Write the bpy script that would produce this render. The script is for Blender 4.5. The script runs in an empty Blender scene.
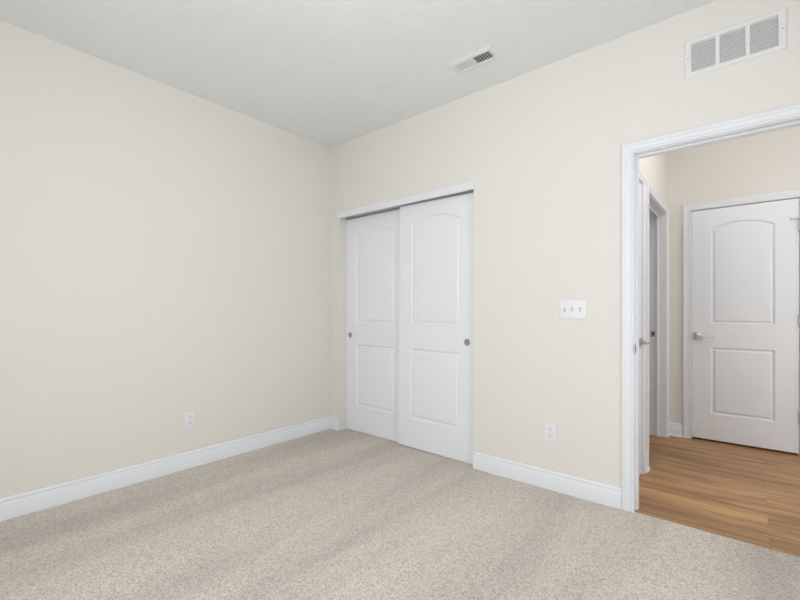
import bpy, bmesh, math, random
from mathutils import Matrix, Vector

random.seed(4)
SC = bpy.context.scene
COL = SC.collection

# ------------------------------------------------------------------ camera
F_PX, HORIZON, YAW = 415.1, 310.9, 40.07
cam_data = bpy.data.cameras.new('camera')
cam_data.sensor_width = 36.0
cam_data.lens = 36.0 * F_PX / 800.0
cam_data.shift_y = (HORIZON - 300.0) / 800.0
cam_data.clip_start = 0.02
cam = bpy.data.objects.new('camera', cam_data)
COL.objects.link(cam)
cam.location = (3.129, -2.664, 1.145)
cam.rotation_euler = (math.radians(90), 0, math.radians(YAW))
SC.camera = cam

# ------------------------------------------------------------------ light and exposure
SC.view_settings.view_transform = 'Standard'
SC.view_settings.look = 'None'
SC.view_settings.gamma = 1.0
SC.view_settings.use_curve_mapping = False
SC.view_settings.exposure = 0.13

world = bpy.data.worlds.new('sky')
SC.world = world
world.use_nodes = True
wn = world.node_tree
bgn = wn.nodes['Background']
bgn.inputs['Color'].default_value = (0.80, 0.90, 1.0, 1)
bgn.inputs['Strength'].default_value = 1.0


def area(name, loc, rot, sx, sy, power, color):
    l = bpy.data.lights.new(name, 'AREA')
    l.shape = 'RECTANGLE'
    l.size, l.size_y = sx, sy
    l.energy = power
    l.color = color
    o = bpy.data.objects.new(name, l)
    COL.objects.link(o)
    o.location = loc
    o.rotation_euler = rot
    return o


R90 = math.radians(90)
# daylight entering by the two windows of the bedroom, both behind the camera
area('window_daylight', (2.35, -3.52, 1.28), (R90, 0, 0), 1.95, 1.80, 34, (0.945, 0.975, 1.0))
area('window_daylight', (4.12, -1.675, 1.28), (R90, 0, R90), 1.30, 1.80, 17, (0.945, 0.975, 1.0))
# added fill lamp before the closed right hall wall, brightens the lower hall
area('hall_fill', (4.55, 1.00, 1.30), (R90, 0, R90), 1.2, 1.8, 11, (0.93, 0.965, 1.0))

# ------------------------------------------------------------------ materials


def pbsdf(name, color, rough=0.6, metal=0.0, spec=0.5):
    m = bpy.data.materials.new(name)
    m.use_nodes = True
    b = m.node_tree.nodes['Principled BSDF']
    b.inputs['Base Color'].default_value = (*color, 1)
    b.inputs['Roughness'].default_value = rough
    b.inputs['Metallic'].default_value = metal
    b.inputs['Specular IOR Level'].default_value = spec
    return m


def node(m, t, **kw):
    n = m.node_tree.nodes.new(t)
    for k, v in kw.items():
        if k in n.inputs:
            n.inputs[k].default_value = v
        else:
            setattr(n, k, v)
    return n


def link(m, a, ao, b, bi):
    m.node_tree.links.new(a.outputs[ao], b.inputs[bi])


def add_bump(m, scale, dist, strength=1.0, detail=3.0, rough=0.5):
    tc = node(m, 'ShaderNodeTexCoord')
    nz = node(m, 'ShaderNodeTexNoise')
    nz.inputs['Scale'].default_value = scale
    nz.inputs['Detail'].default_value = detail
    nz.inputs['Roughness'].default_value = rough
    bp = node(m, 'ShaderNodeBump')
    bp.inputs['Strength'].default_value = strength
    bp.inputs['Distance'].default_value = dist
    link(m, tc, 'Object', nz, 'Vector')
    link(m, nz, 'Fac', bp, 'Height')
    link(m, bp, 'Normal', m.node_tree.nodes['Principled BSDF'], 'Normal')
    return tc, nz, bp


M = {}
M['wall'] = pbsdf('wall_paint', (0.800, 0.768, 0.715), 0.85, spec=0.25)
add_bump(M['wall'], 260, 0.0006, 0.5)
M['ceiling'] = pbsdf('ceiling_paint', (0.865, 0.875, 0.873), 0.95, spec=0.1)


def ceiling_nodes(m):
    tc = node(m, 'ShaderNodeTexCoord')
    n1 = node(m, 'ShaderNodeTexNoise')
    n1.inputs['Scale'].default_value = 62
    n1.inputs['Detail'].default_value = 5
    n1.inputs['Roughness'].default_value = 0.62
    rp = node(m, 'ShaderNodeValToRGB')
    rp.color_ramp.elements[0].position = 0.42
    rp.color_ramp.elements[1].position = 0.62
    bp = node(m, 'ShaderNodeBump')
    bp.inputs['Strength'].default_value = 0.55
    bp.inputs['Distance'].default_value = 0.003
    link(m, tc, 'Object', n1, 'Vector')
    link(m, n1, 'Fac', rp, 'Fac')
    link(m, rp, 'Color', bp, 'Height')
    link(m, bp, 'Normal', m.node_tree.nodes['Principled BSDF'], 'Normal')


ceiling_nodes(M['ceiling'])
M['trim'] = pbsdf('white_semigloss_trim', (0.820, 0.830, 0.855), 0.38, spec=0.45)
M['door'] = pbsdf('white_door_paint', (0.850, 0.860, 0.880), 0.42, spec=0.45)
add_bump(M['door'], 180, 0.0004, 0.35)
M['plastic'] = pbsdf('white_plastic', (0.83, 0.83, 0.83), 0.32)
M['plastic_face'] = pbsdf('white_plastic_face', (0.80, 0.80, 0.81), 0.28)
M['slot'] = pbsdf('dark_slot', (0.06, 0.06, 0.06), 0.7)
M['grille'] = pbsdf('white_enamel', (0.80, 0.80, 0.785), 0.4)
M['duct'] = pbsdf('duct_interior', (0.10, 0.10, 0.10), 0.8)
M['duct_pale'] = pbsdf('galvanised_duct', (0.55, 0.55, 0.54), 0.7)
M['nickel'] = pbsdf('satin_nickel', (0.52, 0.51, 0.50), 0.32, metal=0.85)
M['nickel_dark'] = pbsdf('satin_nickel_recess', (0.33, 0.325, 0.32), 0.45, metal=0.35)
M['alu'] = pbsdf('aluminium_track', (0.66, 0.66, 0.65), 0.5, metal=0.1)
M['rubber'] = pbsdf('white_rubber', (0.75, 0.75, 0.73), 0.7)
M['dark'] = pbsdf('unlit_interior', (0.30, 0.29, 0.27), 0.9)
M['opal'] = pbsdf('opal_glass', (0.9, 0.88, 0.84), 0.3)
b_ = M['opal'].node_tree.nodes['Principled BSDF']
b_.inputs['Emission Color'].default_value = (1, 0.86, 0.70, 1)
b_.inputs['Emission Strength'].default_value = 2.0


def glass_mat():
    m = bpy.data.materials.new('window_glass')
    m.use_nodes = True
    nt = m.node_tree
    nt.nodes.remove(nt.nodes['Principled BSDF'])
    t = nt.nodes.new('ShaderNodeBsdfTransparent')
    g = nt.nodes.new('ShaderNodeBsdfGlossy')
    g.inputs['Roughness'].default_value = 0.02
    mx = nt.nodes.new('ShaderNodeMixShader')
    mx.inputs[0].default_value = 0.06
    nt.links.new(t.outputs[0], mx.inputs[1])
    nt.links.new(g.outputs[0], mx.inputs[2])
    nt.links.new(mx.outputs[0], nt.nodes['Material Output'].inputs['Surface'])
    return m


M['glass'] = glass_mat()


def carpet_mat():
    m = pbsdf('beige_cut_pile_carpet', (0.6, 0.53, 0.46), 0.97, spec=0.05)
    b = m.node_tree.nodes['Principled BSDF']
    b.inputs['Sheen Weight'].default_value = 0.15
    b.inputs['Sheen Roughness'].default_value = 0.6
    tc = node(m, 'ShaderNodeTexCoord')
    # tufts: every cell of the pile has a tone of its own
    ce = node(m, 'ShaderNodeTexVoronoi')
    ce.inputs['Scale'].default_value = 185
    ce.inputs['Randomness'].default_value = 1.0
    sc_ = node(m, 'ShaderNodeSeparateColor')
    no = node(m, 'ShaderNodeTexNoise')
    no.inputs['Scale'].default_value = 360
    no.inputs['Detail'].default_value = 3
    no.inputs['Roughness'].default_value = 0.7
    vo = node(m, 'ShaderNodeMix', data_type='FLOAT')
    vo.inputs['Factor'].default_value = 0.5
    ht = node(m, 'ShaderNodeMath', operation='SUBTRACT')
    link(m, tc, 'Object', ce, 'Vector')
    link(m, tc, 'Object', no, 'Vector')
    link(m, ce, 'Color', sc_, 'Color')
    link(m, sc_, 'Red', vo, 'A')
    link(m, no, 'Fac', vo, 'B')
    cr = node(m, 'ShaderNodeValToRGB')
    e = cr.color_ramp.elements
    e[0].position, e[0].color = 0.30, (0.540, 0.475, 0.408, 1)
    e[1].position, e[1].color = 0.72, (0.860, 0.778, 0.695, 1)
    mid = e.new(0.50)
    mid.color = (0.770, 0.690, 0.605, 1)
    # vacuum cleaner bands: shading from the pile direction, put into the colour
    mp = node(m, 'ShaderNodeMapping')
    mp.inputs['Rotation'].default_value = (0, 0, math.radians(4))
    mp.inputs['Scale'].default_value = (2.6, 0.35, 1)
    n2 = node(m, 'ShaderNodeTexNoise')
    n2.inputs['Scale'].default_value = 1.1
    n2.inputs['Detail'].default_value = 3
    n2.inputs['Distortion'].default_value = 0.6
    mr = node(m, 'ShaderNodeMapRange')
    mr.inputs['From Min'].default_value = 0.38
    mr.inputs['From Max'].default_value = 0.62
    mr.inputs['To Min'].default_value = 0.89
    mr.inputs['To Max'].default_value = 1.07
    mul = node(m, 'ShaderNodeVectorMath', operation='SCALE')
    bp = node(m, 'ShaderNodeBump')
    bp.inputs['Strength'].default_value = 0.8
    bp.inputs['Distance'].default_value = 0.006
    link(m, vo, 'Result', cr, 'Fac')
    link(m, tc, 'Object', mp, 'Vector')
    link(m, mp, 'Vector', n2, 'Vector')
    link(m, n2, 'Fac', mr, 'Value')
    link(m, cr, 'Color', mul, 0)
    link(m, mr, 'Result', mul, 'Scale')
    link(m, mul, 'Vector', b, 'Base Color')
    link(m, vo, 'Result', ht, 0)
    link(m, ce, 'Distance', ht, 1)
    link(m, ht, 'Value', bp, 'Height')
    link(m, bp, 'Normal', b, 'Normal')
    return m


M['carpet'] = carpet_mat()


def wood_mat():
    m = pbsdf('oak_plank_flooring', (0.4, 0.25, 0.14), 0.42, spec=0.4)
    b = m.node_tree.nodes['Principled BSDF']
    tc = node(m, 'ShaderNodeTexCoord')
    br = node(m, 'ShaderNodeTexBrick')
    br.offset = 0.37
    br.offset_frequency = 2
    br.inputs['Color1'].default_value = (0.0, 0.0, 0.0, 1)
    br.inputs['Color2'].default_value = (1, 1, 1, 1)
    br.inputs['Mortar'].default_value = (0.5, 0.5, 0.5, 1)
    br.inputs['Scale'].default_value = 1.0
    br.inputs['Mortar Size'].default_value = 0.0012
    br.inputs['Mortar Smooth'].default_value = 0.1
    br.inputs['Brick Width'].default_value = 1.22
    br.inputs['Row Height'].default_value = 0.152
    sep = node(m, 'ShaderNodeSeparateColor')
    # long grain, shifted on every plank
    mp = node(m, 'ShaderNodeMapping')
    mp.inputs['Scale'].default_value = (0.9, 9, 1)
    comb = node(m, 'ShaderNodeCombineXYZ')
    sc = node(m, 'ShaderNodeMath', operation='MULTIPLY')
    sc.inputs[1].default_value = 37.0
    add = node(m, 'ShaderNodeVectorMath', operation='ADD')
    n1 = node(m, 'ShaderNodeTexNoise')
    n1.inputs['Scale'].default_value = 1.6
    n1.inputs['Detail'].default_value = 6
    n1.inputs['Roughness'].default_value = 0.62
    n1.inputs['Distortion'].default_value = 0.7
    cr = node(m, 'ShaderNodeValToRGB')
    e = cr.color_ramp.elements
    e[0].position, e[0].color = 0.30, (0.235, 0.110, 0.041, 1)
    e[1].position, e[1].color = 0.70, (0.620, 0.368, 0.180, 1)
    k = e.new(0.5)
    k.color = (0.455, 0.250, 0.110, 1)
    tone = node(m, 'ShaderNodeMapRange')
    tone.inputs['To Min'].default_value = 0.80
    tone.inputs['To Max'].default_value = 1.18
    mul = node(m, 'ShaderNodeVectorMath', operation='SCALE')
    joint = node(m, 'ShaderNodeMix', data_type='RGBA')
    joint.inputs['B'].default_value = (0.16, 0.085, 0.045, 1)
    jf = node(m, 'ShaderNodeMath', operation='MULTIPLY')
    jf.inputs[1].default_value = 0.6
    L = m.node_tree.links
    L.new(tc.outputs['Object'], br.inputs['Vector'])
    L.new(br.outputs['Color'], sep.inputs['Color'])
    L.new(sep.outputs['Red'], sc.inputs[0])
    L.new(sc.outputs[0], comb.inputs['X'])
    L.new(sc.outputs[0], comb.inputs['Z'])
    L.new(tc.outputs['Object'], mp.inputs['Vector'])
    L.new(mp.outputs['Vector'], add.inputs[0])
    L.new(comb.outputs[0], add.inputs[1])
    L.new(add.outputs[0], n1.inputs['Vector'])
    L.new(n1.outputs['Fac'], cr.inputs['Fac'])
    L.new(sep.outputs['Red'], tone.inputs['Value'])
    L.new(cr.outputs['Color'], mul.inputs[0])
    L.new(tone.outputs['Result'], mul.inputs['Scale'])
    L.new(mul.outputs['Vector'], joint.inputs['A'])
    L.new(br.outputs['Fac'], jf.inputs[0])
    L.new(jf.outputs[0], joint.inputs['Factor'])
    L.new(joint.outputs['Result'], b.inputs['Base Color'])
    bp = node(m, 'ShaderNodeBump')
    bp.invert = True
    bp.inputs['Distance'].default_value = 0.001
    L.new(br.outputs['Fac'], bp.inputs['Height'])
    L.new(bp.outputs['Normal'], b.inputs['Normal'])
    return m


M['wood'] = wood_mat()

# ------------------------------------------------------------------ mesh helpers


def box(bm, x0, x1, y0, y1, z0, z1, bev=0.0, seg=2):
    r = bmesh.ops.create_cube(bm, size=1.0)
    vs = r['verts']
    bmesh.ops.scale(bm, vec=(abs(x1 - x0), abs(y1 - y0), abs(z1 - z0)), verts=vs)
    bmesh.ops.translate(bm, vec=((x0 + x1) / 2, (y0 + y1) / 2, (z0 + z1) / 2), verts=vs)
    if bev > 0:
        es = list({e for v in vs for e in v.link_edges})
        bmesh.ops.bevel(bm, geom=es, offset=bev, segments=seg, profile=0.6, affect='EDGES')
    return bm


def cyl(bm, p0, p1, r0, r1=None, seg=28, cap=True, bev=0.0):
    r1 = r0 if r1 is None else r1
    p0, p1 = Vector(p0), Vector(p1)
    d = p1 - p0
    rot = d.to_track_quat('Z', 'Y').to_matrix().to_4x4()
    rings = []
    prof = [(0, r0), (d.length, r1)]
    if bev > 0:
        prof = [(0, r0 - bev), (bev * 0.3, r0 - bev * 0.3), (bev, r0),
                (d.length - bev, r1), (d.length - bev * 0.3, r1 - bev * 0.3), (d.length, r1 - bev)]
    for h, r in prof:
        rings.append([bm.verts.new(p0 + rot @ Vector((r * math.cos(a), r * math.sin(a), h)))
                      for a in [2 * math.pi * i / seg for i in range(seg)]])
    for a, b in zip(rings[:-1], rings[1:]):
        for i in range(seg):
            bm.faces.new((a[i], a[(i + 1) % seg], b[(i + 1) % seg], b[i]))
    if cap:
        bm.faces.new(list(reversed(rings[0])))
        bm.faces.new(rings[-1])
    return bm


def lathe(bm, prof, origin=(0, 0, 0), axis='Y', seg=32):
    """prof: (radius, height along axis)."""
    o = Vector(origin)
    rings = []
    for r, h in prof:
        ring = []
        for i in range(seg):
            a = 2 * math.pi * i / seg
            c, s = r * math.cos(a), r * math.sin(a)
            v = Vector((c, h, s)) if axis == 'Y' else Vector((c, s, h))
            ring.append(bm.verts.new(o + v))
        rings.append(ring)
    for a, b in zip(rings[:-1], rings[1:]):
        for i in range(seg):
            bm.faces.new((a[i], a[(i + 1) % seg], b[(i + 1) % seg], b[i]))
    bm.faces.new(rings[0])
    bm.faces.new(rings[-1])
    return bm


def obj(name, bm, mat, parent=None, smooth=None):
    bmesh.ops.recalc_face_normals(bm, faces=bm.faces)
    me = bpy.data.meshes.new(name)
    bm.to_mesh(me)
    bm.free()
    me.materials.append(mat)
    if smooth is not None:
        me.polygons.foreach_set('use_smooth', [True] * len(me.polygons))
        me.set_sharp_from_angle(angle=math.radians(smooth))
    o = bpy.data.objects.new(name, me)
    COL.objects.link(o)
    if parent is not None:
        o.parent = parent
    return o


def struct(o, label, cat):
    o['kind'] = 'structure'
    o['label'] = label
    o['category'] = cat
    return o


def empty(name, loc, rz=0.0, ry=0.0):
    o = bpy.data.objects.new(name, None)
    o.empty_display_size = 0.1
    COL.objects.link(o)
    o.location = loc
    o.rotation_euler = (0, ry, rz)
    return o


def thing(name, label, cat, loc, rz=0.0, group=None):
    o = empty(name, loc, rz)
    o['label'] = label
    o['category'] = cat
    if group:
        o['group'] = group
    return o


def boxes_obj(name, rects, mat, parent=None):
    bm = bmesh.new()
    for r in rects:
        box(bm, *r)
    return obj(name, bm, mat, parent)


# ------------------------------------------------------------------ dimensions
H = 2.733            # ceiling
WT = 0.115           # thickness of the wall with the closet and the doorway
XR, YB = 3.95, -3.35  # unseen right wall and the wall behind the camera
CX0, CX1, CZ = 0.130, 1.590, 2.060       # closet opening
DX0, DX1, DZ = 2.611, 3.455, 2.058       # rough doorway
HX, HY = 2.553, 1.880                    # hall left wall, hall far wall
HR = 4.70

# ------------------------------------------------------------------ room shell
bm = bmesh.new()
box(bm, -0.12, XR + 0.12, YB - 0.12, 0.008, -0.05, 0.0)
struct(obj('floor', bm, M['carpet']), 'beige cut-pile carpet covering the bedroom floor', 'carpet')
bm = bmesh.new()
box(bm, -0.12, DX0 - 0.30, 0.008, 0.80, -0.05, 0.0)
struct(obj('floor_closet', bm, M['carpet']), 'beige carpet inside the closet behind the sliding doors', 'carpet')
bm = bmesh.new()
box(bm, DX0 - 0.30, HR + 0.12, 0.008, HY + 0.9, -0.05, -0.003)
box(bm, 0.9, DX0 - 0.30, 0.80, HY + 0.9, -0.05, -0.003)
struct(obj('floor_hall', bm, M['wood']), 'oak plank floor of the hallway beyond the doorway', 'wood floor')

bm = bmesh.new()
box(bm, -0.12, XR + 0.12, YB - 0.12, WT / 2, H, H + 0.1)
struct(obj('ceiling', bm, M['ceiling']), 'pale grey textured ceiling of the bedroom', 'ceiling')
bm = bmesh.new()
box(bm, -0.12, HR + 0.12, WT / 2, HY + 0.9, H, H + 0.1)
struct(obj('ceiling_hall', bm, M['ceiling']), 'ceiling of the hallway, closet and side room', 'ceiling')

struct(boxes_obj('wall_left', [(-0.12, 0, YB - 0.12, 0.80, 0, H)], M['wall']),
       'long cream painted wall at the left with one outlet low on it', 'wall')
struct(boxes_obj('wall_back', [
    (0.0, CX0, 0, WT, 0, H),
    (CX0, CX1, 0, WT, CZ, H),
    (CX1, DX0, 0, WT, 0, H),
    (DX0, DX1, 0, WT, DZ, H),
    (DX1, HR + 0.12, 0, WT, 0, H),
], M['wall']), 'cream painted wall holding the closet opening and the hallway doorway', 'wall')
# wall behind the camera, window 1
W1 = (1.30, 3.40, 0.35, 2.25)
struct(boxes_obj('wall_front', [
    (0.0, W1[0], YB - 0.12, YB, 0, H), (W1[1], XR, YB - 0.12, YB, 0, H),
    (W1[0], W1[1], YB - 0.12, YB, 0, W1[2]), (W1[0], W1[1], YB - 0.12, YB, W1[3], H),
], M['wall']), 'cream painted wall behind the viewer with a wide window', 'wall')
W2 = (-2.40, -0.95, 0.35, 2.25)
struct(boxes_obj('wall_right', [
    (XR, XR + 0.12, YB - 0.12, W2[0], 0, H), (XR, XR + 0.12, W2[1], 0, 0, H),
    (XR, XR + 0.12, W2[0], W2[1], 0, W2[2]), (XR, XR + 0.12, W2[0], W2[1], W2[3], H),
], M['wall']), 'cream painted wall to the right of the viewer with a window', 'wall')


def window(n, w, plane, loc, rz, label):
    """w = half width centred window, built along local x, room towards local +y."""
    hw, z0, z1 = w
    e = struct(empty('window_%d' % n, loc, rz), label, 'window')
    bm = bmesh.new()
    for (a, b, c, d) in ((-hw, -hw + 0.05, z0, z1), (hw - 0.05, hw, z0, z1), (-hw + 0.05, hw - 0.05, z0, z0 + 0.05),
                         (-hw + 0.05, hw - 0.05, z1 - 0.05, z1), (-0.03, 0.03, z0 + 0.05, z1 - 0.05)):
        box(bm, a, b, -0.09, -0.03, c, d)
    obj('window_frame', bm, M['trim'], e)
    for s in (-1, 1):
        bm = bmesh.new()
        a, b = sorted((s * 0.03, s * (hw - 0.05)))
        box(bm, a, b, -0.063, -0.057, z0 + 0.05, z1 - 0.05)
        obj('pane', bm, M['glass'], e)
    bm = bmesh.new()
    box(bm, -hw - 0.03, hw + 0.03, 0.0, 0.05, z0 - 0.03, z0 - 0.005, 0.004)
    obj('window_sill', bm, M['trim'], e)


window(1, (1.05, 0.35, 2.25), 'y', (2.35, YB, 0), 0, 'wide white framed window behind the viewer')
window(2, (0.725, 0.35, 2.25), 'x', (XR, -1.675, 0), R90, 'white framed window in the wall right of the viewer')

# closet interior
struct(boxes_obj('wall_closet', [
    (0.0, 2.0, 0.76, 0.80, 0, H), (1.96, 2.0, WT, 0.76, 0, H),
], M['wall']), 'inner walls of the closet behind the sliding doors', 'wall')

# hall shell: left wall with the linen door (A) and the side room doorway (B)
AY0, AY1, AZ = 0.196, 0.676, 2.052
BY0, BY1, BZ = 0.850, 1.794, 2.040
HT = 0.142
struct(boxes_obj('wall_hall_left', [
    (HX - HT, HX, WT, AY0, 0, H),
    (HX - HT, HX, AY0, AY1, AZ, H),
    (HX - HT, HX, AY1, BY0, 0, H),
    (HX - HT, HX, BY0, BY1, BZ, H),
    (HX - HT, HX, BY1, HY, 0, H),
], M['wall']), 'narrow cream wall at the left of the hallway with two doorways', 'wall')
FX0, FX1, FZ = 2.7135, 3.450, 2.058
struct(boxes_obj('wall_hall_back', [
    (1.0, FX0, HY, HY + 0.115, 0, H), (FX0, FX1, HY, HY + 0.115, FZ, H), (FX1, HR, HY, HY + 0.115, 0, H),
], M['wall']), 'cream wall at the end of the hallway around the arch-panel door', 'wall')
struct(boxes_obj('wall_hall_right', [(HR, HR + 0.12, WT, HY + 0.115, 0, H)], M['wall']),
       'cream wall closing the hallway at its right, out of view', 'wall')
struct(boxes_obj('wall_linen', [(2.02, 2.05, WT, 0.80, 0, H), (2.05, HX - HT, 0.78, 0.80, 0, H)], M['wall']),
       'inner walls of the linen closet off the hallway', 'wall')
struct(boxes_obj('wall_side_room', [(0.96, 1.0, 0.8, HY + 0.115, 0, H), (1.0, 2.02, 0.80, 0.82, 0, H)], M['wall']),
       'walls of the side room off the hallway', 'wall')
struct(boxes_obj('wall_far_room', [(FX0 - 0.3, FX1 + 0.3, HY + 0.80, HY + 0.84, 0, H),
                                   (FX0 - 0.34, FX0 - 0.3, HY + 0.115, HY + 0.84, 0, H),
                                   (FX1 + 0.3, FX1 + 0.34, HY + 0.115, HY + 0.84, 0, H)], M['wall']),
       'walls behind the closed door at the end of the hallway', 'wall')

# ------------------------------------------------------------------ baseboards
BASE = [(0, 0), (0.014, 0), (0.014, 0.088), (0.0128, 0.0905), (0.0105, 0.0925), (0.0095, 0.096), (0.0095, 0.101),
        (0.0105, 0.1035), (0.0105, 0.1075), (0.0085, 0.113), (0.0045, 0.1175), (0, 0.119)]
SHOE = [(0.0, 0.0), (0.013, 0.0), (0.0128, 0.006), (0.0105, 0.012), (0.006, 0.0165), (0.0, 0.0185)]


def sweep(bm, prof, p0, p1, n, off=0.0, z0=0.0):
    """profile (d, z) swept from p0 to p1 (xy); n = xy direction the profile projects to."""
    p0, p1, n = Vector((*p0, 0)), Vector((*p1, 0)), Vector((*n, 0))
    A = [bm.verts.new(p0 + n * (d + off) + Vector((0, 0, z + z0))) for d, z in prof]
    B = [bm.verts.new(p1 + n * (d + off) + Vector((0, 0, z + z0))) for d, z in prof]
    k = len(prof)
    for i in range(k):
        j = (i + 1) % k
        bm.faces.new((A[i], A[j], B[j], B[i]))
    bm.faces.new(A)
    bm.faces.new(B)


def baseboard(name, runs, label, shoe=False, z0=0.0):
    e = struct(empty(name, (0, 0, 0)), label, 'baseboard')
    bm = bmesh.new()
    for p0, p1, n in runs:
        sweep(bm, BASE, p0, p1, n, 0.0, z0)
    obj('board', bm, M['trim'], e, 40)
    if shoe:
        bm = bmesh.new()
        for p0, p1, n in runs:
            sweep(bm, SHOE, p0, p1, n, 0.014, z0)
        obj('shoe_moulding', bm, M['trim'], e, 40)


baseboard('baseboard_left', [((0, YB), (0, 0), (1, 0))], 'white baseboard running along the left wall')
baseboard('baseboard_back', [((0.0142, 0), (CX0, 0), (0, -1)), ((CX1 + 0.002, 0), (2.5665, 0), (0, -1)),
                             ((3.51, 0), (XR, 0), (0, -1))],
          'white baseboard below the closet wall, stopping at the closet and the doorway casing')
baseboard('baseboard_right', [((XR, YB), (XR, -0.0142), (-1, 0))], 'white baseboard along the unseen right wall')
baseboard('baseboard_front', [((0.0142, YB), (XR - 0.0142, YB), (0, 1))], 'white baseboard behind the viewer')
baseboard('baseboard_hall_left', [((HX, AY1 + 0.032), (HX, BY0 - 0.038), (1, 0))],
          'short piece of white baseboard between the two doorways at the left of the hallway', True, -0.003)
baseboard('baseboard_hall_back', [((HX, HY), (FX0 - 0.0480, HY), (0, -1)), ((FX1 + 0.0480, HY), (HR, HY), (0, -1))],
          'white baseboard with shoe moulding at the end of the hallway', True, -0.003)

# ------------------------------------------------------------------ door casings
CAS = [(0, 0), (0, 0.0085), (0.0025, 0.0110), (0.0070, 0.0110), (0.0090, 0.0060), (0.0130, 0.0060), (0.0150, 0.0100),
       (0.0300, 0.0128), (0.0345, 0.0135), (0.0370, 0.0170), (0.0500, 0.0170), (0.0545, 0.0155), (0.0570, 0.0110), (0.0570, 0)]


def u_sweep(bm, x0, x1, zt, z0, prof, yf=0.0, sgn=-1):
    """profile (outward offset, depth) carried up, over and down an opening."""
    st = []
    for q in range(4):
        ring = []
        for o, d in prof:
            x = x0 - o if q < 2 else x1 + o
            z = zt + o if q in (1, 2) else z0
            ring.append(bm.verts.new((x, yf + sgn * d, z)))
        st.append(ring)
    k = len(prof)
    for a, b in zip(st[:-1], st[1:]):
        for i in range(k):
            j = (i + 1) % k
            bm.faces.new((a[i], a[j], b[j], b[i]))
    bm.faces.new(st[0])
    bm.faces.new(st[-1])


def door_frame(n, label, loc, rz, rough_w, rough_h, depth, stop=None, z0=0.0, jt=0.018, both=True, cas_w=1.0):
    """local x along the wall from 0 to rough_w, near face at y=0, far face at y=depth."""
    e = struct(empty('trim_%d' % n, loc, rz), label, 'door frame')
    # jamb
    bm = bmesh.new()
    box(bm, 0, jt, 0, depth, z0, rough_h - jt)
    box(bm, rough_w - jt, rough_w, 0, depth, z0, rough_h - jt)
    box(bm, 0, rough_w, 0, depth, rough_h - jt, rough_h)
    obj('jamb', bm, M['trim'], e)
    if stop:
        s0, s1 = stop
        bm = bmesh.new()
        prof = [(0.0, s0), (-0.009, s0), (-0.011, s0 + 0.002), (-0.011, s1 - 0.002), (-0.009, s1), (0.0, s1)]
        u_sweep(bm, jt, rough_w - jt, rough_h - jt, z0, prof, 0.0, +1)
        obj('door_stop', bm, M['trim'], e)
    rv = 0.005
    prof = [(o * cas_w, d) for o, d in CAS]
    bm = bmesh.new()
    u_sweep(bm, jt - rv, rough_w - jt + rv, rough_h - jt + rv, z0, prof, 0.0, -1)
    obj('casing', bm, M['trim'], e, 35)
    if both:
        bm = bmesh.new()
        u_sweep(bm, jt - rv, rough_w - jt + rv, rough_h - jt + rv, z0, prof, depth, +1)
        obj('casing', bm, M['trim'], e, 35)
    return e


fr = door_frame(1, 'white moulded casing and jamb framing the open doorway to the hallway', (DX0, 0, 0), 0,
                DX1 - DX0, DZ, WT, (0.040, 0.075))
# strike plate in the left jamb
bm = bmesh.new()
box(bm, 0.018, 0.0195, -0.004, 0.036, 0.900, 0.957, 0.0006, 1)
box(bm, 0.0180, 0.0215, -0.0085, -0.0035, 0.912, 0.945, 0.0006, 1)
sp = obj('strike_plate', bm, M['nickel'], fr)
sp['label'] = 'satin nickel strike plate'
bm = bmesh.new()
box(bm, 0.0194, 0.0199, 0.008, 0.026, 0.915, 0.942)
obj('latch_hole', bm, M['slot'], sp)

# frame of the door at the end of the hall (its door is flush with this side)
door_frame(2, 'white casing around the closed door at the end of the hallway', (FX0, HY, 0), 0,
           FX1 - FX0, FZ, 0.115, (0.038, 0.070), -0.003, 0.0145, False, 1.0)
# left hall wall: local x runs along +y, so rotate by 90 degrees; near face of the wall is at x = HX
def hall_left_frame(n, label, y0, y1, zt, stop, both, cw=0.95):
    # rz=90deg: local x -> +y, local y -> -x ; near face at x=HX, casing (local -y) projects to +x
    return door_frame(n, label, (HX, y0, 0), R90, y1 - y0, zt, HT, stop, -0.003, 0.016, both, cw)


hall_left_frame(3, 'white casing around the narrow door nearest at the left of the hallway', AY0, AY1, AZ, (0.038, 0.07), False, 0.75)
frB = hall_left_frame(4, 'white casing and jamb of the open side doorway at the far left of the hallway', BY0, BY1, BZ,
                      (0.062, 0.078), False, 0.85)
# strike plate on the far jamb of the side doorway
wB = BY1 - BY0
bm = bmesh.new()
box(bm, wB - 0.0175, wB - 0.016, 0.088, 0.124, 0.905, 0.962, 0.0005, 1)
s2 = obj('strike_plate', bm, M['nickel'], frB)
s2['label'] = 'satin nickel strike plate'
bm = bmesh.new()
box(bm, wB - 0.0180, wB - 0.0174, 0.096, 0.112, 0.918, 0.948)
obj('latch_hole', bm, M['slot'], s2)

# ------------------------------------------------------------------ two-panel arch-top doors


def arch(x0, x1, zs, za, n=20):
    """points of the arc from (x0,zs) over (mid,za) to (x1,zs); returns function of inward offset."""
    w = (x1 - x0) / 2
    s = za - zs
    R = (w * w + s * s) / (2 * s)
    cx, cz = (x0 + x1) / 2, za - R

    def pts(d):
        a0 = x0 + d
        r = R - d
        out = []
        for i in range(n + 1):
            x = a0 + (x1 - d - a0) * i / n
            out.append((x, cz + math.sqrt(max(r * r - (x - cx) ** 2, 0))))
        return out
    return pts


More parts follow.
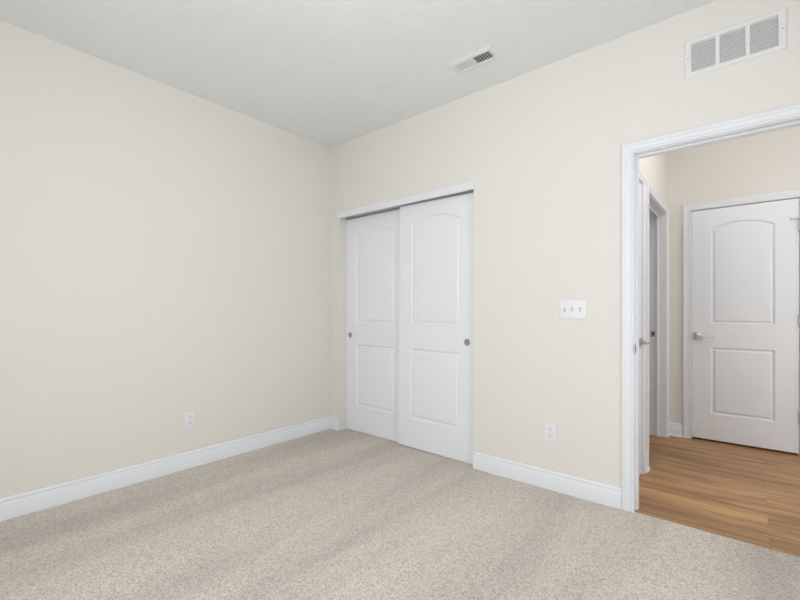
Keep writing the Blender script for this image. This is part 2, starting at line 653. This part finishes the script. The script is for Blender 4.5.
def door_slab(w, h, t, st, st2=None, zlow=(0.245, 0.828), zup=(1.035, 1.862, 1.916), z0=0.010):
    """slab: x 0..w, y 0 (front, towards -y) .. t, z z0..h, both faces moulded."""
    bm = bmesh.new()
    prof = [(0.0, 0.0), (0.003, 0.0045), (0.008, 0.0105), (0.012, 0.0120), (0.016, 0.0115), (0.026, 0.0040), (0.031, 0.0022), (0.034, 0.0020)]
    N = 20
    for side in (0, 1):
        Y = (lambda d: d) if side == 0 else (lambda d: t - d)

        def face(pl):
            vs = [bm.verts.new((x, Y(d), z)) for x, d, z in pl]
            bm.faces.new(vs if side == 0 else vs[::-1])

        x0, x1 = st, w - (st2 or st)
        l0, l1 = zlow
        u0, us, ua = zup
        A = arch(x0, x1, us, ua, N)
        # flat stiles and rails
        face([(0, 0, z0), (x0, 0, z0), (x0, 0, h), (0, 0, h)])
        face([(x1, 0, z0), (w, 0, z0), (w, 0, h), (x1, 0, h)])
        face([(x0, 0, z0), (x1, 0, z0), (x1, 0, l0), (x0, 0, l0)])
        face([(x0, 0, l1), (x1, 0, l1), (x1, 0, u0), (x0, 0, u0)])
        p = A(0)
        for a, b in zip(p[:-1], p[1:]):
            face([(a[0], 0, a[1]), (b[0], 0, b[1]), (b[0], 0, h), (a[0], 0, h)])

        # moulded panels
        def rings(outline):
            prev = None
            for off, dep in prof:
                cur = [bm.verts.new((x, Y(dep), z)) for x, z in outline(off)]
                if prev:
                    k = len(cur)
                    for i in range(k):
                        j = (i + 1) % k
                        q = (prev[i], prev[j], cur[j], cur[i])
                        bm.faces.new(q if side == 0 else q[::-1])
                prev = cur
            bm.faces.new(prev if side == 0 else prev[::-1])
        rings(lambda d: [(x0 + d, l0 + d), (x1 - d, l0 + d), (x1 - d, l1 - d), (x0 + d, l1 - d)])
        rings(lambda d: [(x0 + d, u0 + d), (x1 - d, u0 + d)] + A(d)[::-1])
    # edges
    for q in (((0, 0, z0), (0, t, z0), (0, t, h), (0, 0, h)), ((w, 0, z0), (w, 0, h), (w, t, h), (w, t, z0)),
              ((0, 0, h), (0, t, h), (w, t, h), (w, 0, h)), ((0, 0, z0), (w, 0, z0), (w, t, z0), (0, t, z0))):
        bm.faces.new([bm.verts.new(v) for v in q])
    bmesh.ops.remove_doubles(bm, verts=bm.verts, dist=0.00005)
    return bm


def slab_obj(bm, parent, name='slab'):
    # normals are already set face by face: keep them
    me = bpy.data.meshes.new(name)
    bmesh.ops.recalc_face_normals(bm, faces=bm.faces)
    bm.to_mesh(me)
    bm.free()
    me.materials.append(M['door'])
    me.polygons.foreach_set('use_smooth', [True] * len(me.polygons))
    me.set_sharp_from_angle(angle=math.radians(22))
    o = bpy.data.objects.new(name, me)
    COL.objects.link(o)
    o.parent = parent
    return o


def finger_pull(x, z, parent):
    """round recessed pull in the face of a sliding door."""
    bm = bmesh.new()
    lathe(bm, [(0.0275, 0.0), (0.0272, -0.0018), (0.0255, -0.0025), (0.0225, -0.0022), (0.0215, -0.0010),
               (0.0, -0.0006)], (x, 0, z), 'Y', 36)
    r = obj('finger_pull', bm, M['nickel'], parent)
    r['label'] = 'round satin nickel finger pull'
    bm = bmesh.new()
    lathe(bm, [(0.0212, -0.0002), (0.0212, -0.0016), (0.0150, -0.0014), (0.0140, -0.0009)], (x, 0, z), 'Y', 36)
    obj('recess', bm, M['nickel_dark'], r)


# sliding closet doors
d1 = struct(empty('door_1', (0.1325, 0.0875, 0)), 'left white sliding closet door, running behind the other one', 'closet door')
slab_obj(door_slab(0.752, 2.028, 0.022, 0.138, z0=0.004), d1)
finger_pull(0.055, 0.913, d1)
d2 = struct(empty('door_2', (0.829, 0.045, 0.004), 0, math.radians(0.55)),
            'right white sliding closet door, in front, beside the wall switch', 'closet door')
slab_obj(door_slab(0.756, 2.028, 0.022, 0.129, 0.149, z0=0.0055), d2)
finger_pull(0.756 - 0.085, 0.912, d2)

# header fascia and track of the closet
bm = bmesh.new()
box(bm, 0, 1.467, -0.018, 0.0, 0, 0.056, 0.002, 2)
t5 = struct(empty('trim_5', (0.126, 0, 2.0285), 0, -math.radians(0.1)), 'white board over the closet opening hiding the sliding track', 'trim')
obj('header_board', bm, M['trim'], t5)
bm = bmesh.new()
box(bm, CX0 + 0.001, CX1 - 0.001, 0.018, 0.112, CZ - 0.004, CZ)
for y0, zb in ((0.018, 2.036), (0.0395, 2.043), (0.0725, 2.040), (0.0815, 2.047), (0.1105, 2.040)):
    box(bm, CX0 + 0.001, CX1 - 0.001, y0, y0 + 0.0018, zb, CZ - 0.004)
tr = obj('sliding_track', bm, M['alu'], None)
struct(tr, 'grey aluminium double track above the sliding closet doors', 'track')
tr.name = 'trim_6'

# ------------------------------------------------------------------ lever handles and hinges


def lever_handle(parent, x, z, dirn, yf=0.0, ln=0.112):
    """square rosette with a lever; face at y=yf towards -y, lever towards dirn*x."""
    bm = bmesh.new()
    box(bm, x - 0.0325, x + 0.0325, yf - 0.009, yf, z - 0.0325, z + 0.0325, 0.0022, 2)
    r = obj('door_handle', bm, M['nickel'], parent, 40)
    r['label'] = 'satin nickel lever handle on a square rosette'
    bm = bmesh.new()
    cyl(bm, (x, yf - 0.009, z), (x, yf - 0.046, z), 0.0125, 0.0105, 24, True, 0.001)
    a, b = sorted((x - dirn * 0.012, x + dirn * ln))
    box(bm, a, b, yf - 0.060, yf - 0.044, z - 0.0075, z + 0.0075, 0.003, 3)
    obj('lever', bm, M['nickel'], r, 40)
    bm = bmesh.new()
    cyl(bm, (x, yf - 0.0605, z), (x, yf - 0.0585, z), 0.0035, 0.0035, 16)
    obj('lock_button', bm, M['nickel_dark'], r)


def hinge(parent, x, z, yf=0.0):
    bm = bmesh.new()
    for k in range(5):
        z0 = z - 0.044 + k * 0.0178
        cyl(bm, (x, yf - 0.007, z0), (x, yf - 0.007, z0 + 0.0168), 0.0068, None, 18, True, 0.0006)
    cyl(bm, (x, yf - 0.007, z + 0.045), (x, yf - 0.007, z + 0.050), 0.0075, 0.004, 18)
    cyl(bm, (x, yf - 0.007, z - 0.050), (x, yf - 0.007, z - 0.0445), 0.004, 0.0075, 18)
    box(bm, x - 0.003, x - 0.001, yf - 0.007, yf + 0.0, z - 0.0445, z + 0.0445)
    h = obj('hinge', bm, M['nickel'], parent, 40)
    h['label'] = 'satin nickel hinge'
    return h


# door at the end of the hall: 0.70 m wide, latch at the left, hinges at the right
DW = FX1 - FX0 - 2 * 0.0145 - 0.006
d3 = struct(empty('door_3', (FX0 + 0.0175, HY + 0.002, -0.003)), 'closed white arch-panel door at the end of the hallway', 'door')
slab_obj(door_slab(DW, 2.040, 0.035, 0.142, z0=0.018), d3)
lever_handle(d3, 0.050, 0.927, 1)
bm = bmesh.new()
box(bm, -0.0022, -0.0004, 0.002, 0.030, 0.900, 0.955)
obj('latch_plate', bm, M['nickel_dark'], d3)
hz = [hinge(d3, DW + 0.0015, z) for z in (1.825, 1.075, 0.315)]
# hinge pin door stop on the top hinge
bm = bmesh.new()
xk = DW + 0.0015
cyl(bm, (xk, -0.007, 1.877), (xk, -0.007, 1.884), 0.009, None, 18)
cyl(bm, (xk, -0.007, 1.8805), (xk - 0.052, -0.026, 1.8805), 0.0032, None, 12)
cyl(bm, (xk - 0.052, -0.030, 1.8805), (xk - 0.052, -0.018, 1.8805), 0.0065, None, 16)
hs = obj('hinge_pin_stop', bm, M['nickel'], hz[0], 40)
hs['label'] = 'metal door stop clamped on the hinge pin'

# narrow linen door at the left of the hall; rz=90deg, seen almost edge-on
LW = AY1 - AY0 - 2 * 0.016 - 0.006
d4 = struct(empty('door_4', (HX - 0.002, AY0 + 0.019, -0.003), R90), 'narrow closed white door at the left of the hallway, seen nearly edge-on', 'door')
slab_obj(door_slab(LW, 2.033, 0.035, 0.11, z0=0.012), d4)
lever_handle(d4, LW - 0.050, 0.930, -1, 0.0, 0.100)
# side room door: hinged on the near jamb of the side doorway and swung open into the side room
d5 = struct(empty('door_5', (HX - HT - 0.012, BY0 + 0.019, -0.003), math.radians(180)),
            'white door swung open into the side room at the far left of the hallway', 'door')
slab_obj(door_slab(0.79, 2.030, 0.035, 0.142, z0=0.012), d5)
lever_handle(d5, 0.79 - 0.06, 0.930, -1)

# ------------------------------------------------------------------ electrical plates


def screw(bm, x, z, y):
    cyl(bm, (x, y, z), (x, y - 0.0010, z), 0.0032, 0.0026, 16)


def outlet(label, loc, rz):
    t = thing('wall_outlet', label, 'outlet', loc, rz)
    bm = bmesh.new()
    box(bm, -0.0385, 0.0385, -0.0062, 0.0, -0.0605, 0.0605, 0.0024, 3)
    obj('cover_plate', bm, M['plastic'], t, 40)
    for s in (-1, 1):
        zc = s * 0.0195
        bm = bmesh.new()
        n = 28
        ring0, ring1 = [], []
        for i in range(n):
            a = 2 * math.pi * i / n
            x, z = 0.0172 * math.cos(a), 0.0172 * math.sin(a)
            z = max(-0.0142, min(0.0142, z))
            ring0.append(bm.verts.new((x, -0.0055, zc + z)))
            ring1.append(bm.verts.new((x * 0.97, -0.0074, zc + z * 0.97)))
        for i in range(n):
            j = (i + 1) % n
            bm.faces.new((ring0[i], ring0[j], ring1[j], ring1[i]))
        bm.faces.new(ring1)
        bm.faces.new(ring0[::-1])
        rc = obj('receptacle', bm, M['plastic_face'], t)
        bm = bmesh.new()
        box(bm, -0.0073, -0.0052, -0.0077, -0.0072, zc + 0.0005, zc + 0.0095)
        box(bm, 0.0052, 0.0073, -0.0077, -0.0072, zc + 0.0015, zc + 0.0085)
        cyl(bm, (0, -0.0072, zc - 0.0075), (0, -0.0077, zc - 0.0075), 0.0026, None, 14)
        obj('slots', bm, M['slot'], rc)
    bm = bmesh.new()
    screw(bm, 0, 0, -0.0057)
    obj('screw', bm, M['plastic_face'], t)
    return t


outlet('white duplex outlet low on the left wall above its baseboard', (0.0, -1.332, 0.350), R90)
outlet('white duplex outlet below the light switch, between closet and doorway', (2.152, 0.0, 0.364), 0)

sw = thing('light_switch', 'white three-gang toggle switch plate between the closet and the doorway', 'light switch',
           (2.289, 0.0, 1.154))
bm = bmesh.new()
box(bm, -0.081, 0.081, -0.0058, 0, -0.057, 0.057, 0.0024, 3)
obj('cover_plate', bm, M['plastic'], sw, 40)
for i, up in ((-1, 1), (0, -1), (1, -1)):
    xc = i * 0.046
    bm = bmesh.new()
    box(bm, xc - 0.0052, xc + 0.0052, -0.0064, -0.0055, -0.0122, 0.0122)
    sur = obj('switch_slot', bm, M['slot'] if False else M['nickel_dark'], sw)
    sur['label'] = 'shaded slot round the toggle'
    bm = bmesh.new()
    box(bm, -0.0038, 0.0038, -0.0155, 0.0, -0.0055, 0.0055, 0.0012, 2)
    tg = obj('toggle', bm, M['plastic'], sw, 40)
    tg.location = (xc, -0.0035, 0)
    tg.rotation_euler = (math.radians(-24 * up), 0, 0)
    bm = bmesh.new()
    screw(bm, xc, 0.030, -0.0057)
    obj('screw', bm, M['plastic_face'], sw)
    bm = bmesh.new()
    screw(bm, xc, -0.030, -0.0057)
    obj('screw', bm, M['plastic_face'], sw)

# ------------------------------------------------------------------ return air grille high on the wall
gx0, gx1, gz0, gz1 = 2.866, 3.266, 2.378, 2.572
gr = thing('return_air_grille', 'white louvred return air grille high on the wall over the doorway', 'vent', (gx0, 0, gz0))
GW, GH = gx1 - gx0, gz1 - gz0
secs = [(0.030, 0.131), (0.148, 0.249), (0.266, 0.369)]
bm = bmesh.new()
zl0, zl1 = 0.025, GH - 0.025
# pressed frame with a sloping rim
prof = [(0.0, 0.0), (0.0, 0.0030), (0.005, 0.0085), (0.022, 0.0090), (0.0245, 0.0060), (0.0245, 0.0)]
c = [(0, 0, 1, 1), (1, 0, -1, 1), (1, 1, -1, -1), (0, 1, 1, -1)]
rings = []
for fx, fz, sx, sz in c:
    rings.append([bm.verts.new((fx * GW + sx * o, -d, fz * GH + sz * o)) for o, d in prof])
for q in range(4):
    a, b = rings[q], rings[(q + 1) % 4]
    for i in range(len(prof)):
        j = (i + 1) % len(prof)
        bm.faces.new((a[i], a[j], b[j], b[i]))
for a, b in ((secs[0][1], secs[1][0]), (secs[1][1], secs[2][0])):
    box(bm, a, b, -0.0088, 0.0, 0.023, GH - 0.023)
for a, b in ((0.023, 0.030), (0.369, GW - 0.023)):
    box(bm, a, b, -0.0088, 0.0, 0.023, GH - 0.023)
obj('frame', bm, M['grille'], gr)
bm = bmesh.new()
box(bm, 0.024, GW - 0.024, -0.0012, -0.0002, 0.024, GH - 0.024)
obj('duct_opening', bm, M['duct_pale'], gr)
for a, b in secs:
    bm = bmesh.new()
    nl = 12
    for k in range(nl):
        zc = zl0 + (zl1 - zl0) * (k + 0.5) / nl
        # blade leaning: outer edge lower
        vs = [(-0.0085, -0.0044), (-0.0078, -0.0050), (-0.0016, 0.0046), (-0.0022, 0.0052)]
        A = [bm.verts.new((a, y, zc + z)) for y, z in vs]
        B = [bm.verts.new((b, y, zc + z)) for y, z in vs]
        for i in range(4):
            j = (i + 1) % 4
            bm.faces.new((A[i], A[j], B[j], B[i]))
        bm.faces.new(A)
        bm.faces.new(B)
    obj('louvres', bm, M['grille'], gr)
for sx in (0.015, GW - 0.015):
    bm = bmesh.new()
    cyl(bm, (sx, -0.0088, GH / 2), (sx, -0.0102, GH / 2), 0.0040, 0.0032, 18)
    obj('screw', bm, M['nickel'], gr)

# ------------------------------------------------------------------ ceiling register
vx0, vx1, vy0, vy1 = 1.646, 1.948, -0.424, -0.266
cv = thing('ceiling_register', 'small white rectangular air register set in the ceiling', 'vent', (vx0, vy0, H))
VW, VD = vx1 - vx0, vy1 - vy0
bm = bmesh.new()
prof = [(0.0, 0.0), (0.0, 0.0025), (0.45, 0.0095), (0.93, 0.0100), (1.0, 0.0075), (1.0, 0.0)]
MX, MYN, MYF = 0.032, 0.038, 0.044      # margins of the face plate
rings = []
for fx, fy, sx, sy in c:
    my = MYN if fy == 0 else MYF
    rings.append([bm.verts.new((fx * VW + sx * o * MX, fy * VD + sy * o * my, -d)) for o, d in prof])
for q in range(4):
    a, b = rings[q], rings[(q + 1) % 4]
    for i in range(len(prof)):
        j = (i + 1) % len(prof)
        bm.faces.new((a[i], a[j], b[j], b[i]))
box(bm, VW / 2 - 0.005, VW / 2 + 0.005, MYN - 0.002, VD - MYF + 0.002, -0.0095, 0.0)
obj('frame', bm, M['grille'], cv)
bm = bmesh.new()
box(bm, MX - 0.001, VW - MX + 0.001, MYN - 0.001, VD - MYF + 0.001, -0.0012, -0.0002)
obj('duct_opening', bm, M['duct'], cv)
for a, b, lean in ((MX, VW / 2 - 0.005, -1), (VW / 2 + 0.005, VW - MX, 1)):
    bm = bmesh.new()
    nb = 7
    for k in range(nb):
        xc = a + (b - a) * (k + 0.5) / nb
        vs = [(-0.0050 * lean - 0.0014, -0.0015), (-0.0050 * lean + 0.0014, -0.0015),
              (0.0022 * lean + 0.0018, -0.0095), (0.0022 * lean - 0.0018, -0.0095)]
        A = [bm.verts.new((xc + x, MYN - 0.001, z)) for x, z in vs]
        B = [bm.verts.new((xc + x, VD - MYF + 0.001, z)) for x, z in vs]
        for i in range(4):
            j = (i + 1) % 4
            bm.faces.new((A[i], A[j], B[j], B[i]))
        bm.faces.new(A)
        bm.faces.new(B)
    obj('blades', bm, M['grille'], cv)
for sy in (VW * 0.045, VW - VW * 0.045):
    bm = bmesh.new()
    cyl(bm, (sy, VD / 2, -0.0088), (sy, VD / 2, -0.0104), 0.0038, 0.0030, 16)
    obj('screw', bm, M['nickel'], cv)

# ------------------------------------------------------------------ flush ceiling lamps (both just out of view)


def flush_lamp(label, x, y, power, color):
    hl = thing('ceiling_lamp', label, 'lamp', (x, y, H))
    bm = bmesh.new()
    lathe(bm, [(0.001, 0.0), (0.15, 0.0), (0.152, -0.018), (0.148, -0.022), (0.001, -0.022)], axis='Z')
    obj('base', bm, M['nickel'], hl, 40)
    bm = bmesh.new()
    lathe(bm, [(0.142, -0.022), (0.140, -0.045), (0.118, -0.070), (0.075, -0.086), (0.03, -0.091), (0.001, -0.092)], axis='Z')
    obj('shade', bm, M['opal'], hl, 60)
    pl = bpy.data.lights.new('lamp_light', 'POINT')
    pl.energy = power
    pl.shadow_soft_size = 0.05
    pl.color = color
    plo = bpy.data.objects.new('lamp_light', pl)
    COL.objects.link(plo)
    plo.location = (x, y, H - 0.16)


flush_lamp('round flush ceiling lamp of the hallway, beyond the doorway head', 3.30, 0.60, 8.5, (0.98, 0.985, 1.0))
flush_lamp('round flush ceiling lamp in the middle of the bedroom ceiling', 2.05, -1.75, 8, (0.98, 0.985, 1.0))
